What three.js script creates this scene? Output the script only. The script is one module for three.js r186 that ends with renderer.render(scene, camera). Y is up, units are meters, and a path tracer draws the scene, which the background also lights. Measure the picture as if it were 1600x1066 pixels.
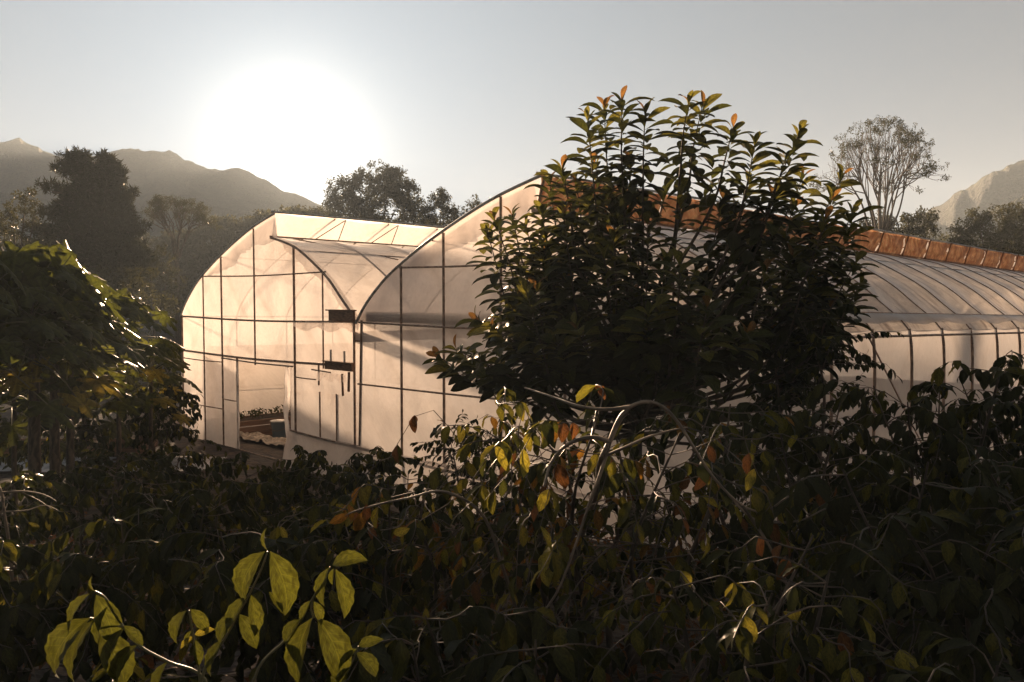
import * as THREE from 'three';
import { mergeGeometries } from 'three/addons/utils/BufferGeometryUtils.js';
import { ImprovedNoise } from 'three/addons/math/ImprovedNoise.js';

// ------------------------------------------------------------------ camera, sky, sun, exposure
const EYE = 3.5, FOC = 1360, PITCH = Math.atan(65 / FOC);
const EXPOSURE = 6.6;
const scene = new THREE.Scene();
const camera = new THREE.PerspectiveCamera(2 * Math.atan(533 / FOC) * 180 / Math.PI, 1600 / 1066, 0.05, 3000);
camera.position.set(0, EYE, 0);
camera.rotation.set(-PITCH, 0, 0);
const renderer = new THREE.WebGLRenderer({ antialias: true });
renderer.toneMapping = THREE.LinearToneMapping;
renderer.toneMappingExposure = EXPOSURE;
renderer.shadowMap.enabled = true;

const SUN = new THREE.Vector3(-0.2537, 0.1680, -1.0100).normalize();
const sunLight = new THREE.DirectionalLight(new THREE.Color().setRGB(1.0, 0.69, 0.44), 5.0);
sunLight.position.copy(SUN).multiplyScalar(120);
sunLight.castShadow = true; sunLight.shadow.radius = 5;
sunLight.shadow.mapSize.set(2048, 2048);
Object.assign(sunLight.shadow.camera, { left: -40, right: 40, top: 30, bottom: -30, near: 1, far: 260 });
scene.add(sunLight, sunLight.target);

{ // hazy evening sky: brightest round the sun, paling to the horizon, dusky overhead and behind
  const W = 1024, Hh = 512, d = new Float32Array(W * Hh * 4);
  for (let j = 0; j < Hh; j++) for (let i = 0; i < W; i++) {
    const el = ((j + 0.5) / Hh - 0.5) * Math.PI, az = ((i + 0.5) / W - 0.5) * 2 * Math.PI;
    const x = Math.cos(el) * Math.cos(az), y = Math.sin(el), z = Math.cos(el) * Math.sin(az);
    const g = Math.acos(Math.min(1, x * SUN.x + y * SUN.y + z * SUN.z)) * 180 / Math.PI;
    const up = Math.max(0, y), k = (j * W + i) * 4;
    const hor = Math.exp(-up * 3.2) * (0.25 + 0.75 * Math.exp(-g / 50));
    const wide = Math.exp(-g / 38), mid = Math.exp(-Math.pow(g / 11, 1.1)), core = Math.exp(-Math.pow(g / 3.0, 1.4));
    d[k] = 0.003 + 0.016 * hor + 0.046 * wide + 0.066 * mid + 0.36 * core;
    d[k + 1] = 0.005 + 0.027 * hor + 0.060 * wide + 0.064 * mid + 0.32 * core;
    d[k + 2] = 0.008 + 0.042 * hor + 0.072 * wide + 0.060 * mid + 0.26 * core;
    d[k + 3] = 1;
  }
  const sky = new THREE.DataTexture(d, W, Hh, THREE.RGBAFormat, THREE.FloatType);
  sky.mapping = THREE.EquirectangularReflectionMapping;
  sky.magFilter = THREE.LinearFilter; sky.needsUpdate = true;
  scene.background = sky; scene.environment = sky;
}
scene.fog = new THREE.FogExp2(new THREE.Color().setRGB(0.74, 0.88, 1.0), 0.0011);

// ------------------------------------------------------------------ helpers
const V = (x, y, z) => new THREE.Vector3(x, y, z);
function rng(seed) { let a = seed >>> 0; return () => { a = (a + 0x6D2B79F5) | 0; let t = Math.imul(a ^ (a >>> 15), 1 | a); t = (t + Math.imul(t ^ (t >>> 7), 61 | t)) ^ t; return ((t ^ (t >>> 14)) >>> 0) / 4294967296; }; }
const perlin = new ImprovedNoise();
const noise = (x, y, z = 0) => perlin.noise(x + 31.7, y + 17.3, z + 5.1);
function fbm(x, y, z = 0, o = 4) { let s = 0, a = 0.5; for (let i = 0; i < o; i++) { s += a * noise(x, y, z); x *= 2.03; y *= 2.03; z *= 2.03; a *= 0.5; } return s; }
const lerp = (a, b, t) => a + (b - a) * t, clamp = (x, a, b) => Math.min(b, Math.max(a, x));
const smooth = (a, b, x) => { const t = clamp((x - a) / (b - a), 0, 1); return t * t * (3 - 2 * t); };
const cosP = Math.cos(PITCH), sinP = Math.sin(PITCH);
// the point `depth` metres ahead of the camera that stands at picture position (x, y) of the photograph
function at(x, y, depth) {
  const a = (x - 800) / FOC, b = -(y - 533) / FOC;
  const dy = cosP * b - sinP, dz = -sinP * b - cosP;
  const t = depth / -dz;
  return V(a * t, EYE + dy * t, -depth);
}
function pixel(p) {
  const x = p.x, y = p.y - EYE, z = p.z, yy = cosP * y - sinP * z, zz = sinP * y + cosP * z;
  return [800 + FOC * x / -zz, 533 - FOC * yy / -zz, -zz];
}
const ground = (x, depth) => 1.75 * (1 - smooth(1, 14.5, depth)) + 0.10 * noise(x * 0.25, depth * 0.25) * (1 - smooth(16, 22, depth)) - (depth > 20 ? 0.018 * Math.min(30, (depth - 20) * 0.6) : 0);

const taken = {};
function numbered(name) { const n = taken[name] ?? 0; taken[name] = n + 1; return n ? `${name}_${String(n).padStart(3, '0')}` : name; }
function tag(o, label, category, group, kind) {
  o.userData.label = label; o.userData.category = category;
  if (group) o.userData.group = group;
  if (kind) o.userData.kind = kind;
  return o;
}
function thing(name, label, category, pos = V(0, 0, 0), group) {
  const o = new THREE.Group(); o.name = numbered(name); o.position.copy(pos); scene.add(o);
  return tag(o, label, category, group);
}
function part(name, geo, mat, parent, kind) {
  const m = new THREE.Mesh(Array.isArray(geo) ? (geo.length > 1 ? mergeGeometries(geo) : geo[0]) : geo, mat);
  m.name = name; m.castShadow = m.receiveShadow = true;
  if (kind) m.userData.kind = kind;
  parent.add(m); return m;
}
function structure(name, geo, mat) { const m = part(numbered(name), geo, mat, scene); m.userData.kind = 'structure'; return m; }

// tapered tube along points; r may be a number pair
function tube(pts, r0, r1 = r0, radial = 6, seg = 0) {
  const c = pts.length > 2 ? new THREE.CatmullRomCurve3(pts, false, 'centripetal') : new THREE.LineCurve3(pts[0], pts[1]);
  const n = seg || (pts.length > 2 ? pts.length * 3 : 1);
  const P = [], N = [], U = [], I = [];
  let prev = null; const len = c.getLength();
  for (let i = 0; i <= n; i++) {
    const t = i / n, p = c.getPoint(t), tg = c.getTangent(t).normalize();
    let a = prev ? prev.clone().addScaledVector(tg, -prev.dot(tg)) : (Math.abs(tg.y) < 0.9 ? V(0, 1, 0) : V(1, 0, 0)).cross(tg);
    if (a.lengthSq() < 1e-8) a = V(1, 0, 0).cross(tg);
    a.normalize(); prev = a; const b = tg.clone().cross(a), r = lerp(r0, r1, t);
    for (let k = 0; k <= radial; k++) {
      const q = k / radial * Math.PI * 2, nx = a.clone().multiplyScalar(Math.cos(q)).addScaledVector(b, Math.sin(q));
      P.push(p.x + nx.x * r, p.y + nx.y * r, p.z + nx.z * r); N.push(nx.x, nx.y, nx.z); U.push(k / radial * Math.PI * 2 * Math.max(r0, 0.02), t * len);
    }
  }
  for (let i = 0; i < n; i++) for (let k = 0; k < radial; k++) { const o = i * (radial + 1) + k; I.push(o, o + 1, o + radial + 1, o + 1, o + radial + 2, o + radial + 1); }
  for (const e of [0, n]) { // end caps
    const o = P.length / 3, p = c.getPoint(e / n), tg = c.getTangent(e / n).multiplyScalar(e ? 1 : -1);
    P.push(p.x, p.y, p.z); N.push(tg.x, tg.y, tg.z); U.push(0, 0);
    for (let k = 0; k < radial; k++) { const a = e * (radial + 1) + k; e ? I.push(o, a, a + 1) : I.push(o, a + 1, a); }
  }
  return buffer(P, N, U, I);
}
function buffer(P, N, U, I) {
  const g = new THREE.BufferGeometry();
  g.setAttribute('position', new THREE.Float32BufferAttribute(P, 3));
  if (N) g.setAttribute('normal', new THREE.Float32BufferAttribute(N, 3));
  g.setAttribute('uv', new THREE.Float32BufferAttribute(U, 2));
  g.setIndex(I);
  if (!N) g.computeVertexNormals();
  return g;
}
// sheet of nu x nv cells through f(u, v) -> Vector3, uv in metres from g(u, v)
function sheet(nu, nv, f, uvf) {
  const P = [], U = [], I = [];
  for (let j = 0; j <= nv; j++) for (let i = 0; i <= nu; i++) {
    const p = f(i / nu, j / nv); P.push(p.x, p.y, p.z);
    const q = uvf ? uvf(i / nu, j / nv, p) : [p.x, p.y]; U.push(q[0], q[1]);
  }
  for (let j = 0; j < nv; j++) for (let i = 0; i < nu; i++) { const a = j * (nu + 1) + i; I.push(a, a + 1, a + nu + 1, a + 1, a + nu + 2, a + nu + 1); }
  return buffer(P, null, U, I);
}
function box(sx, sy, sz, x, y, z, ry = 0) {
  const g = new THREE.BoxGeometry(sx, sy, sz); if (ry) g.rotateY(ry); g.translate(x, y, z); return g;
}
function texture(W, H, f, srgb = true) {
  const d = new Uint8Array(W * H * 4);
  for (let j = 0; j < H; j++) for (let i = 0; i < W; i++) { const c = f(i / W, j / H, i, j); for (let k = 0; k < 3; k++) d[(j * W + i) * 4 + k] = clamp(Math.round(c[k] * 255), 0, 255); d[(j * W + i) * 4 + 3] = 255; }
  const t = new THREE.DataTexture(d, W, H); t.wrapS = t.wrapT = THREE.RepeatWrapping; t.magFilter = THREE.LinearFilter; t.minFilter = THREE.LinearMipmapLinearFilter; t.generateMipmaps = true;
  if (srgb) t.colorSpace = THREE.SRGBColorSpace; t.needsUpdate = true; return t;
}
// noise that repeats over the unit square
function tiled(u, v, s, seed = 0, o = 4) { let r = 0, a = 0.5; const T = Math.PI * 2; for (let i = 0; i < o; i++) { r += a * noise(Math.cos(u * T) * s + seed, Math.sin(u * T) * s + Math.cos(v * T) * s, Math.sin(v * T) * s + seed * 0.7); s *= 2; a *= 0.5; } return r; }
const rgb = (r, g, b) => new THREE.Color().setRGB(r, g, b);

// ------------------------------------------------------------------ materials
const noiseTex = texture(256, 256, (u, v) => { const n = 0.78 + 0.5 * tiled(u, v, 1.6, 3, 5); return [n, n, n]; });
const soilTex = texture(512, 512, (u, v) => { const n = 0.7 + 0.7 * tiled(u, v, 2.2, 9, 6), m = tiled(u, v, 1.1, 4, 3); return [n * (0.86 + 0.2 * m), n * (0.8 + 0.1 * m), n * 0.74]; });
const soilBump = texture(512, 512, (u, v) => { const n = 0.5 + 0.8 * tiled(u, v, 4.5, 7, 5); return [n, n, n]; }, false);
const barkTex = texture(256, 256, (u, v) => { const n = 0.72 + 0.4 * tiled(u, v * 0.5, 1.8, 2, 5) + 0.18 * Math.sin(u * 40 + 7 * tiled(u, v, 1.3, 6, 3)); return [n, n * 0.97, n * 0.93]; });
// polythene film: water marks, dust and faint seams across it
const filmTex = texture(512, 512, (u, v) => {
  const n = tiled(u, v, 1.4, 12, 5), st = tiled(u * 1, v, 0.6, 21, 4), fine = tiled(u, v, 9, 5, 3);
  let k = 0.93 + 0.05 * n + 0.05 * fine - 0.10 * Math.max(0, st - 0.12) * 3;
  return [k, k * (0.99 - 0.03 * Math.max(0, st)), k * (0.985 - 0.06 * Math.max(0, st))];
});
const roofTex = texture(512, 512, (u, v) => { // older film, streaked with dirt down the slope
  const n = tiled(u, v, 1.6, 15, 5), st = tiled(u, v * 0.12, 3.2, 27, 5), fine = tiled(u, v, 11, 8, 3);
  const k = 0.84 + 0.16 * n + 0.10 * fine - 0.75 * Math.max(0, st - 0.02);
  return [k, k * (0.97 - 0.10 * Math.max(0, st)), k * (0.94 - 0.16 * Math.max(0, st))];
});
const filmBump = texture(512, 512, (u, v) => { const n = 0.5 + 0.5 * tiled(u, v, 1.2, 33, 4) + 0.25 * Math.abs(tiled(u, v, 2.6, 41, 3)); return [n, n, n]; }, false);
const rust = texture(256, 256, (u, v) => { const n = tiled(u, v, 2.0, 51, 5), m = tiled(u, v, 4.5, 57, 4); return [0.80 + 0.5 * n, 0.72 + 0.62 * n + 0.2 * m, 0.66 + 0.7 * n + 0.2 * m]; });

const film = (c, tex, rough, through, rep = 0.25) => {
  const m = new THREE.MeshPhysicalMaterial({ color: c, roughness: rough, transmission: through, thickness: 0, ior: 1.45, side: THREE.DoubleSide });
  m.map = tex.clone(); m.map.repeat.set(rep, rep); m.map.needsUpdate = true;
  m.bumpMap = filmBump.clone(); m.bumpMap.repeat.set(0.4, 0.4); m.bumpMap.needsUpdate = true; m.bumpScale = 0.012;
  return m;
};
const M = {
  film: film(rgb(0.97, 0.955, 0.945), filmTex, 0.84, 0.97),
  wallFilm: film(rgb(0.93, 0.92, 0.91), filmTex, 0.70, 0.96),
  roofFilm: film(rgb(0.93, 0.92, 0.91), roofTex, 0.84, 0.90),
  dimFilm: film(rgb(0.62, 0.58, 0.54), filmTex, 0.88, 0.62),  // greyer, cloudier film for the added dimming sheet
  vent: film(rgb(0.34, 0.22, 0.13), rust, 0.95, 0.40, 0.6),
  pipe: new THREE.MeshStandardMaterial({ color: rgb(0.50, 0.33, 0.23), roughness: 0.6, map: noiseTex }),
  edge: new THREE.MeshStandardMaterial({ color: rgb(0.62, 0.60, 0.56), roughness: 0.5, map: noiseTex }),
  board: new THREE.MeshStandardMaterial({ color: rgb(0.36, 0.20, 0.12), roughness: 0.8, map: noiseTex }),
  soil: new THREE.MeshStandardMaterial({ color: rgb(0.105, 0.075, 0.052), roughness: 0.95, map: soilTex, bumpMap: soilBump, bumpScale: 0.05 }),
  bark: new THREE.MeshStandardMaterial({ color: rgb(0.13, 0.10, 0.075), roughness: 0.85, map: barkTex, bumpMap: barkTex, bumpScale: 0.006 }),
  paleBark: new THREE.MeshStandardMaterial({ color: rgb(0.30, 0.235, 0.175), roughness: 0.55, map: barkTex, bumpMap: barkTex, bumpScale: 0.004 }),
  twig: new THREE.MeshStandardMaterial({ color: rgb(0.13, 0.088, 0.058), roughness: 0.5, map: barkTex }),
  greenStem: new THREE.MeshStandardMaterial({ color: rgb(0.12, 0.11, 0.045), roughness: 0.45 }),
};
const leafTex = texture(128, 256, (u, v) => { // side veins and mottling of a blade; u across, v along
  const x = Math.abs(u - 0.5) * 2, vein = Math.pow(Math.max(0, Math.cos((v * 9 - x * 1.3) * Math.PI * 2)), 24) * 0.16, rib = Math.exp(-Math.pow(x / 0.05, 2)) * 0.25;
  const k = 0.76 + 0.46 * tiled(u, v, 1.5, 61, 5) + vein * 0.9 + rib;
  return [k, k, k * 0.95];
});
function leafMat(r, g, b, through = 0.42, coat = 0.35) {
  return new THREE.MeshPhysicalMaterial({ color: rgb(r, g, b), roughness: 0.95, transmission: through, thickness: 0, map: leafTex, clearcoat: coat, clearcoatRoughness: 0.28, specularIntensity: 0.12, side: THREE.DoubleSide });
}
// blade along +Y, face towards +Z
function blade(len, wid, { tip = 0.85, droop = 0.6, fold = 0.25, wave = 0, waves = 5, nl = 6, peak = 0.5, twist = 0 } = {}) {
  const P = [], U = [], I = []; let y = 0, z = 0;
  for (let i = 0; i <= nl; i++) {
    const t = i / nl, ph = droop * t;
    if (i) { y += Math.cos(ph - droop / nl / 2) * len / nl; z -= Math.sin(ph - droop / nl / 2) * len / nl; }
    const e = Math.log(0.5) / Math.log(peak), w = wid / 2 * Math.pow(Math.sin(Math.PI * Math.pow(clamp(t, 0, 1), e)), tip) + (i === 0 ? wid * 0.02 : 0);
    for (const j of [-1, 0, 1]) {
      const ww = w * (1 + (j ? 1.6 * wave * Math.sin(t * waves * 6.283 + j) : 0)), tw = twist * t;
      const lift = Math.abs(j) * (fold * w + wave * len * 0.9 * Math.sin(t * waves * 6.283 + j * 0.9) * Math.sin(Math.PI * t));
      const lx = j * ww, lz = lift;
      P.push(lx * Math.cos(tw) - lz * Math.sin(tw), y + lz * Math.sin(ph), z + (lx * Math.sin(tw) + lz * Math.cos(tw)) * Math.cos(ph)); U.push(j / 2 + 0.5, t);
    }
  }
  for (let i = 0; i < nl; i++) for (let j = 0; j < 2; j++) { const a = i * 3 + j; I.push(a, a + 1, a + 3, a + 1, a + 4, a + 3); }
  return buffer(P, null, U, I);
}
function basis(p, axis, normal, s) {
  const y = axis.clone().normalize(), z = normal.clone().addScaledVector(y, -normal.dot(y));
  if (z.lengthSq() < 1e-6) z.set(0.3, 0.2, 1).addScaledVector(y, -y.dot(V(0.3, 0.2, 1)));
  z.normalize(); const x = y.clone().cross(z);
  return new THREE.Matrix4().makeBasis(x.multiplyScalar(s), y.multiplyScalar(s), z.multiplyScalar(s)).setPosition(p);
}
// leaf kinds: a few shapes and tones of each
const coffeeShape = [0, 1, 2].map((i) => blade(1, 0.40 + 0.04 * i, { droop: [0.5, 0.9, 1.2][i], fold: [0.2, 0.3, 0.12][i], wave: 0.028, waves: 4.5 + i * 0.7, nl: 8, peak: 0.47, twist: [0.2, -0.3, 0.4][i] }));
const heroShape = [0, 1, 2].map((i) => blade(1, 0.36 + 0.03 * i, { droop: [1.2, 1.5, 1.8][i], fold: [0.4, 0.25, 0.3][i], wave: 0.016, tip: 1.15, waves: 5.2 + i * 0.8, nl: 22, peak: 0.46, twist: [0.25, -0.3, 0.15][i] }));
const treeShape = [0, 1, 2].map((i) => blade(1, 0.36 + 0.03 * i, { droop: [0.5, 0.8, 1.1][i], fold: [0.45, 0.3, 0.35][i], nl: 7, peak: 0.58, twist: [0.15, -0.2, 0.1][i] }));
const smallShape = [0, 1].map((i) => blade(1, 0.46, { droop: 0.5 + 0.4 * i, fold: 0.25, nl: 4, peak: 0.5 }));
const LM = {
  dark: leafMat(0.032, 0.038, 0.009, 0.42, 0.14), mid: leafMat(0.070, 0.072, 0.011, 0.55, 0.16), olive: leafMat(0.17, 0.15, 0.018, 0.55, 0.16),
  yellow: leafMat(0.42, 0.34, 0.04, 0.5, 0.2), amber: leafMat(0.42, 0.20, 0.03, 0.5, 0.15), brown: leafMat(0.24, 0.095, 0.03, 0.42, 0.1),
  hero: leafMat(0.105, 0.106, 0.014, 0.5, 0.25), heroDeep: leafMat(0.095, 0.098, 0.014, 0.5, 0.25),  // young coffee-leaf green, lightened further with the backlight put into its colour
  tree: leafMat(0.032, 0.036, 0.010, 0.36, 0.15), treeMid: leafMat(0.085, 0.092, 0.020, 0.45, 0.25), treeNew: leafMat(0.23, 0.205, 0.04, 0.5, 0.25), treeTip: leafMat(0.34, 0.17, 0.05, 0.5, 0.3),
  papaya: leafMat(0.085, 0.096, 0.017, 0.52, 0.25), papayaLit: leafMat(0.105, 0.110, 0.019, 0.52, 0.25), papayaOld: leafMat(0.36, 0.27, 0.04, 0.5, 0.2),
  far: leafMat(0.085, 0.080, 0.028, 0.45, 0.1), farWarm: leafMat(0.090, 0.080, 0.030, 0.5, 0.05), pine: leafMat(0.070, 0.070, 0.028, 0.45, 0.05),
};
const KIND = {};
for (const [k, m] of Object.entries(LM)) {
  const shapes = k.startsWith('tree') ? treeShape : k.startsWith('hero') ? heroShape : coffeeShape;
  shapes.forEach((g, i) => { KIND[k + i] = { g, m, n: shapes.length }; });
  smallShape.forEach((g, i) => { KIND[k + 'Small' + i] = { g, m }; });
}
class Leaves {
  constructor() { this.list = []; }
  add(kind, p, axis, normal, size) { this.list.push({ kind, m: basis(p, axis, normal, size), p: p.clone(), size }); }
  // the largest in view become leaves of their own, the rest one part of stuff for each kind
  finish(root, most, name = 'leaf') {
    const inv = root.matrixWorld.copy(new THREE.Matrix4().makeTranslation(root.position)).clone().invert();
    for (const l of this.list) { const [x, y, z] = pixel(l.p); l.px = z > 0.1 && x > -20 && x < 1620 && y > 0 && y < 1080 ? FOC * l.size / z : 0; l.rank = l.px - (z > 0.1 ? z * 6 : 0); }
    const sorted = [...this.list].sort((a, b) => (b.px > 9) - (a.px > 9) || b.rank - a.rank);
    const own = sorted.slice(0, most).filter((l) => l.px > 9), set = new Set(own);
    for (const l of own) { const m = part(name, KIND[l.kind].g, KIND[l.kind].m, root); m.applyMatrix4(inv.clone().multiply(l.m)); }
    const by = {};
    for (const l of this.list) if (!set.has(l)) (by[l.kind] ??= []).push(l);
    for (const [k, a] of Object.entries(by)) {
      const im = new THREE.InstancedMesh(KIND[k].g, KIND[k].m, a.length);
      a.forEach((l, i) => im.setMatrixAt(i, inv.clone().multiply(l.m)));
      im.name = 'foliage'; im.userData.kind = 'stuff'; im.castShadow = im.receiveShadow = true; root.add(im);
    }
  }
}
const local = (root, pts) => pts.map((p) => p.clone().sub(root.position));

// ------------------------------------------------------------------ ground, hills
{
  // one sheet from behind the camera to the foot of the mountains, fine near and coarse far
  const zs = [], xs = [];
  for (let z = -60; z < 0; z += 12) zs.push(z);
  for (let z = 0; z < 30; z += 0.5) zs.push(z);
  for (let z = 30; z < 120; z += 5) zs.push(z);
  for (let z = 120; z <= 420; z += 20) zs.push(z);
  for (let x = -280; x < -40; x += 20) xs.push(x);
  for (let x = -40; x < -14; x += 2) xs.push(x);
  for (let x = -14; x < 14; x += 0.5) xs.push(x);
  for (let x = 14; x < 40; x += 2) xs.push(x);
  for (let x = 40; x <= 280; x += 20) xs.push(x);
  structure('ground', sheet(xs.length - 1, zs.length - 1, (u, v) => {
    const x = xs[Math.round(u * (xs.length - 1))], z = zs[Math.round(v * (zs.length - 1))];
    return V(x, ground(x, Math.max(z, 0)) + 0.03 * noise(x * 1.7, z * 1.7), -z);
  }, (u, v, p) => [p.x * 0.35, p.z * 0.35]), M.soil);
}
const forest = new THREE.MeshStandardMaterial({ color: rgb(0.055, 0.062, 0.032), roughness: 1, map: noiseTex, bumpMap: soilBump, bumpScale: 4 });
function hill(name, profile, D, run, seed, rough) {
  // ridge through the profile points at distance D, falling to the plain towards the camera over `run` metres
  const nx = 220, nv = 26, x0 = profile[0][0], x1 = profile.at(-1)[0];
  const top = (x) => { let i = 1; while (i < profile.length - 1 && profile[i][0] < x) i++; const [a, b] = profile[i - 1], [c, d] = profile[i]; return lerp(b, d, smooth(0, 1, (x - a) / (c - a)) * 0.5 + 0.5 * clamp((x - a) / (c - a), 0, 1)); };
  return structure(name, sheet(nx, nv, (u, v) => {
    const x = lerp(x0, x1, u), r = at(x, top(x), D), f = v / 0.85;
    const bumps = rough * (fbm(u * 60, seed, 0, 3) * 0.7 + 0.5 * Math.abs(noise(u * 130, seed * 2)));
    const dep = v < 0.85 ? D - run * (1 - f) : D + run * 0.8 * (v - 0.85) / 0.15;
    const hgt = v < 0.85 ? Math.pow(f, 1.35) : 1 - (v - 0.85) / 0.15;
    const ravine = fbm(u * 9 + seed, v * 2.2, seed, 5) * 0.34 * r.y * Math.sin(Math.PI * clamp(f, 0, 1));
    return V(r.x * dep / D, Math.max(-3, (r.y + bumps) * hgt + ravine - 2 * (1 - hgt)), -dep);
  }, (u, v, p) => [p.x / 22, p.z / 22]), forest);
}
hill('mountain', [[-420, 300], [-250, 262], [-120, 240], [-40, 232], [0, 224], [27, 216], [55, 230], [85, 242], [130, 244], [165, 240], [195, 232], [230, 235], [262, 234], [290, 248], [320, 262], [345, 265], [372, 262], [400, 274], [450, 300], [540, 335], [640, 372], [760, 400], [900, 425]], 360, 170, 3.1, 2.3);
hill('mountain', [[-500, 330], [-200, 300], [0, 300], [120, 318], [240, 330], [330, 322], [420, 338], [520, 352], [640, 378], [800, 405], [1000, 428]], 255, 85, 8.4, 0.9);
hill('hill', [[1180, 440], [1300, 405], [1400, 362], [1462, 325], [1500, 300], [1550, 270], [1600, 250], [1680, 215], [1800, 180], [1950, 170], [2150, 200], [2400, 260]], 250, 110, 5.7, 1.6);
hill('hill', [[1330, 440], [1430, 395], [1480, 368], [1530, 340], [1570, 318], [1620, 300], [1750, 280], [1900, 300], [2100, 350]], 165, 50, 12.2, 0.8);

// ------------------------------------------------------------------ greenhouse: two sawtooth bays of 8 m, film on a frame of pipes
const GH = thing('greenhouse', 'large plastic film greenhouse with two arched sawtooth bays and open doorway', 'greenhouse', V(-8.53, 0, -22.45));
GH.rotation.y = -45.98 * Math.PI / 180;
const L = (s, y, w) => V(s, y - 0.018 * w, -w);           // along the front, up, towards the back
const LONG = 31.5, STEP = 1.5;
const curveOf = (a) => { const c = new THREE.SplineCurve(a.map(([x, y]) => new THREE.Vector2(x, y))); return c; };
const arcL = curveOf([[0, 3.07], [0.26, 3.37], [0.67, 3.71], [1.24, 4.07], [2.3, 4.56], [3.75, 5.09], [4.91, 5.38]]);
const arcR = curveOf([[4.75, 4.87], [5.36, 4.74], [5.96, 4.54], [6.93, 4.01], [7.5, 3.55], [7.83, 3.27], [8.0, 3.07]]);
const hOf = (c) => { const t = []; for (let i = 0; i <= 200; i++) t.push(c.getPoint(i / 200)); return (s) => { for (let i = 1; i < t.length; i++) if (t[i].x >= s) return lerp(t[i - 1].y, t[i].y, (s - t[i - 1].x) / (t[i].x - t[i - 1].x || 1)); return t.at(-1).y; }; };
const hL = hOf(arcL), hR = hOf(arcR);
const roofAt = (s) => { const q = s - (s > 8 ? 8 : 0); return q < 4.85 ? hL(q) : hR(q); };
const pipe = (pts, r, name = 'rail', mat = M.pipe, radial = 8) => part(name, tube(pts, r * 0.8, r * 0.8, radial), mat, GH);
for (let b = 0; b < 2; b++) for (let w = 0; w <= LONG + 0.01; w += STEP) {
  const sx = b * 8, r = w === 0 ? 0.034 : 0.024;
  const w0 = w === 0 ? -0.03 : w;
  pipe(arcL.getPoints(22).map((p) => L(sx + p.x, p.y - 0.03, w0)), r, 'arch', w === 0 ? M.edge : M.pipe, 7);
  pipe(arcR.getPoints(18).map((p) => L(sx + p.x, p.y - (b && w ? 0.004 : 0.03), w0)), r, 'arch', M.pipe, 7);
}
// roof film, one sheet to each gap between arches, sagging a little and drawn over the pipes
for (let b = 0; b < 2; b++) for (let w = 0, n = 0; w < LONG - 0.01; w += STEP, n++) for (const [c, k] of [[arcL, 0], [arcR, 1]]) {
  part('roof_film', sheet(6, 18, (u, v) => {
    const p = c.getPoint(v), t = c.getTangent(v), sag = 0.045 * Math.sin(Math.PI * u) + 0.012 * noise(u * 3 + n, v * 9, b * 7 + k * 3) * Math.sin(Math.PI * u);
    return L(b * 8 + p.x + t.y * sag, p.y - Math.abs(t.x) * sag, w + u * STEP);
  }, (u, v) => [(w + u * STEP) * 1.0 + b * 3.3, v * 5.2 + k * 2.1]), k && b ? M.roofFilm : k ? M.film : M.wallFilm, GH);
}
// clerestory strips under the ridges: clear film and zigzag bracing on the first bay, a rust-brown screen on the second
for (let w = 0, n = 0; w < LONG - 0.01; w += STEP, n++) {
  part('vent_film', sheet(5, 4, (u, v) => L(4.75 + 0.16 * v + 0.02 * noise(u * 4 + n, v * 3), lerp(4.87, 5.38, v), w + u * STEP), (u, v) => [w + u * STEP, v * 0.5]), M.film, GH);
  part('vent_screen', sheet(6, 5, (u, v) => L(12.77 + 0.14 * v + 0.035 * Math.sin(Math.PI * v) + 0.02 * Math.sin(Math.PI * u) + 0.06 * noise(u * 3 + n * 2, v * 3, 4), lerp(4.86, 5.37, v) + 0.04 * noise(u * 1.5 + n * 1.5, 3) * v, w + 0.004 + u * (STEP - 0.008)), (u, v) => [w + u * STEP, v * 0.5]), M.vent, GH);
  pipe([L(12.84, 4.87, w), L(12.99, 5.38, w)], 0.022, 'vent_batten', M.board, 5);
  if (n < 20) { pipe([L(4.76, 4.88, w + 1.08), L(4.90, 5.36, w + 1.8)], 0.014, 'brace', M.pipe, 5); pipe([L(4.90, 5.36, w + 1.8), L(4.76, 4.88, w + 1.68)], 0.014, 'brace', M.pipe, 5); }
}
for (const sx of [0, 8]) {
  pipe([L(sx + 4.91, 5.385, -0.1), L(sx + 4.91, 5.43, 6), L(sx + 4.91, 5.39, 16), L(sx + 4.91, 5.37, LONG)], 0.028, 'ridge_pipe', M.edge);
  pipe([L(sx + 4.75, 4.87, -0.05), L(sx + 4.75, 4.90, 6), L(sx + 4.75, 4.87, LONG)], 0.022, 'purlin');
  pipe([L(sx + 5.9, hR(5.9) - 0.05, 0), L(sx + 5.9, hR(5.9) - 0.05, LONG)], 0.018, 'purlin');
  pipe([L(sx + 2.3, hL(2.3) - 0.05, 0), L(sx + 2.3, hL(2.3) - 0.05, LONG)], 0.018, 'purlin');
}
pipe([L(4.76, 4.86, 0.5), L(6.1, 4.44, 2.4)], 0.016, 'brace');
// valley gutter
part('gutter', [box(0.26, 0.03, LONG, 8, 2.98 - 0.28, -LONG / 2), box(0.03, 0.2, LONG, 7.87, 3.06 - 0.28, -LONG / 2), box(0.03, 0.2, LONG, 8.13, 3.06 - 0.28, -LONG / 2)], M.board, GH);

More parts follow.
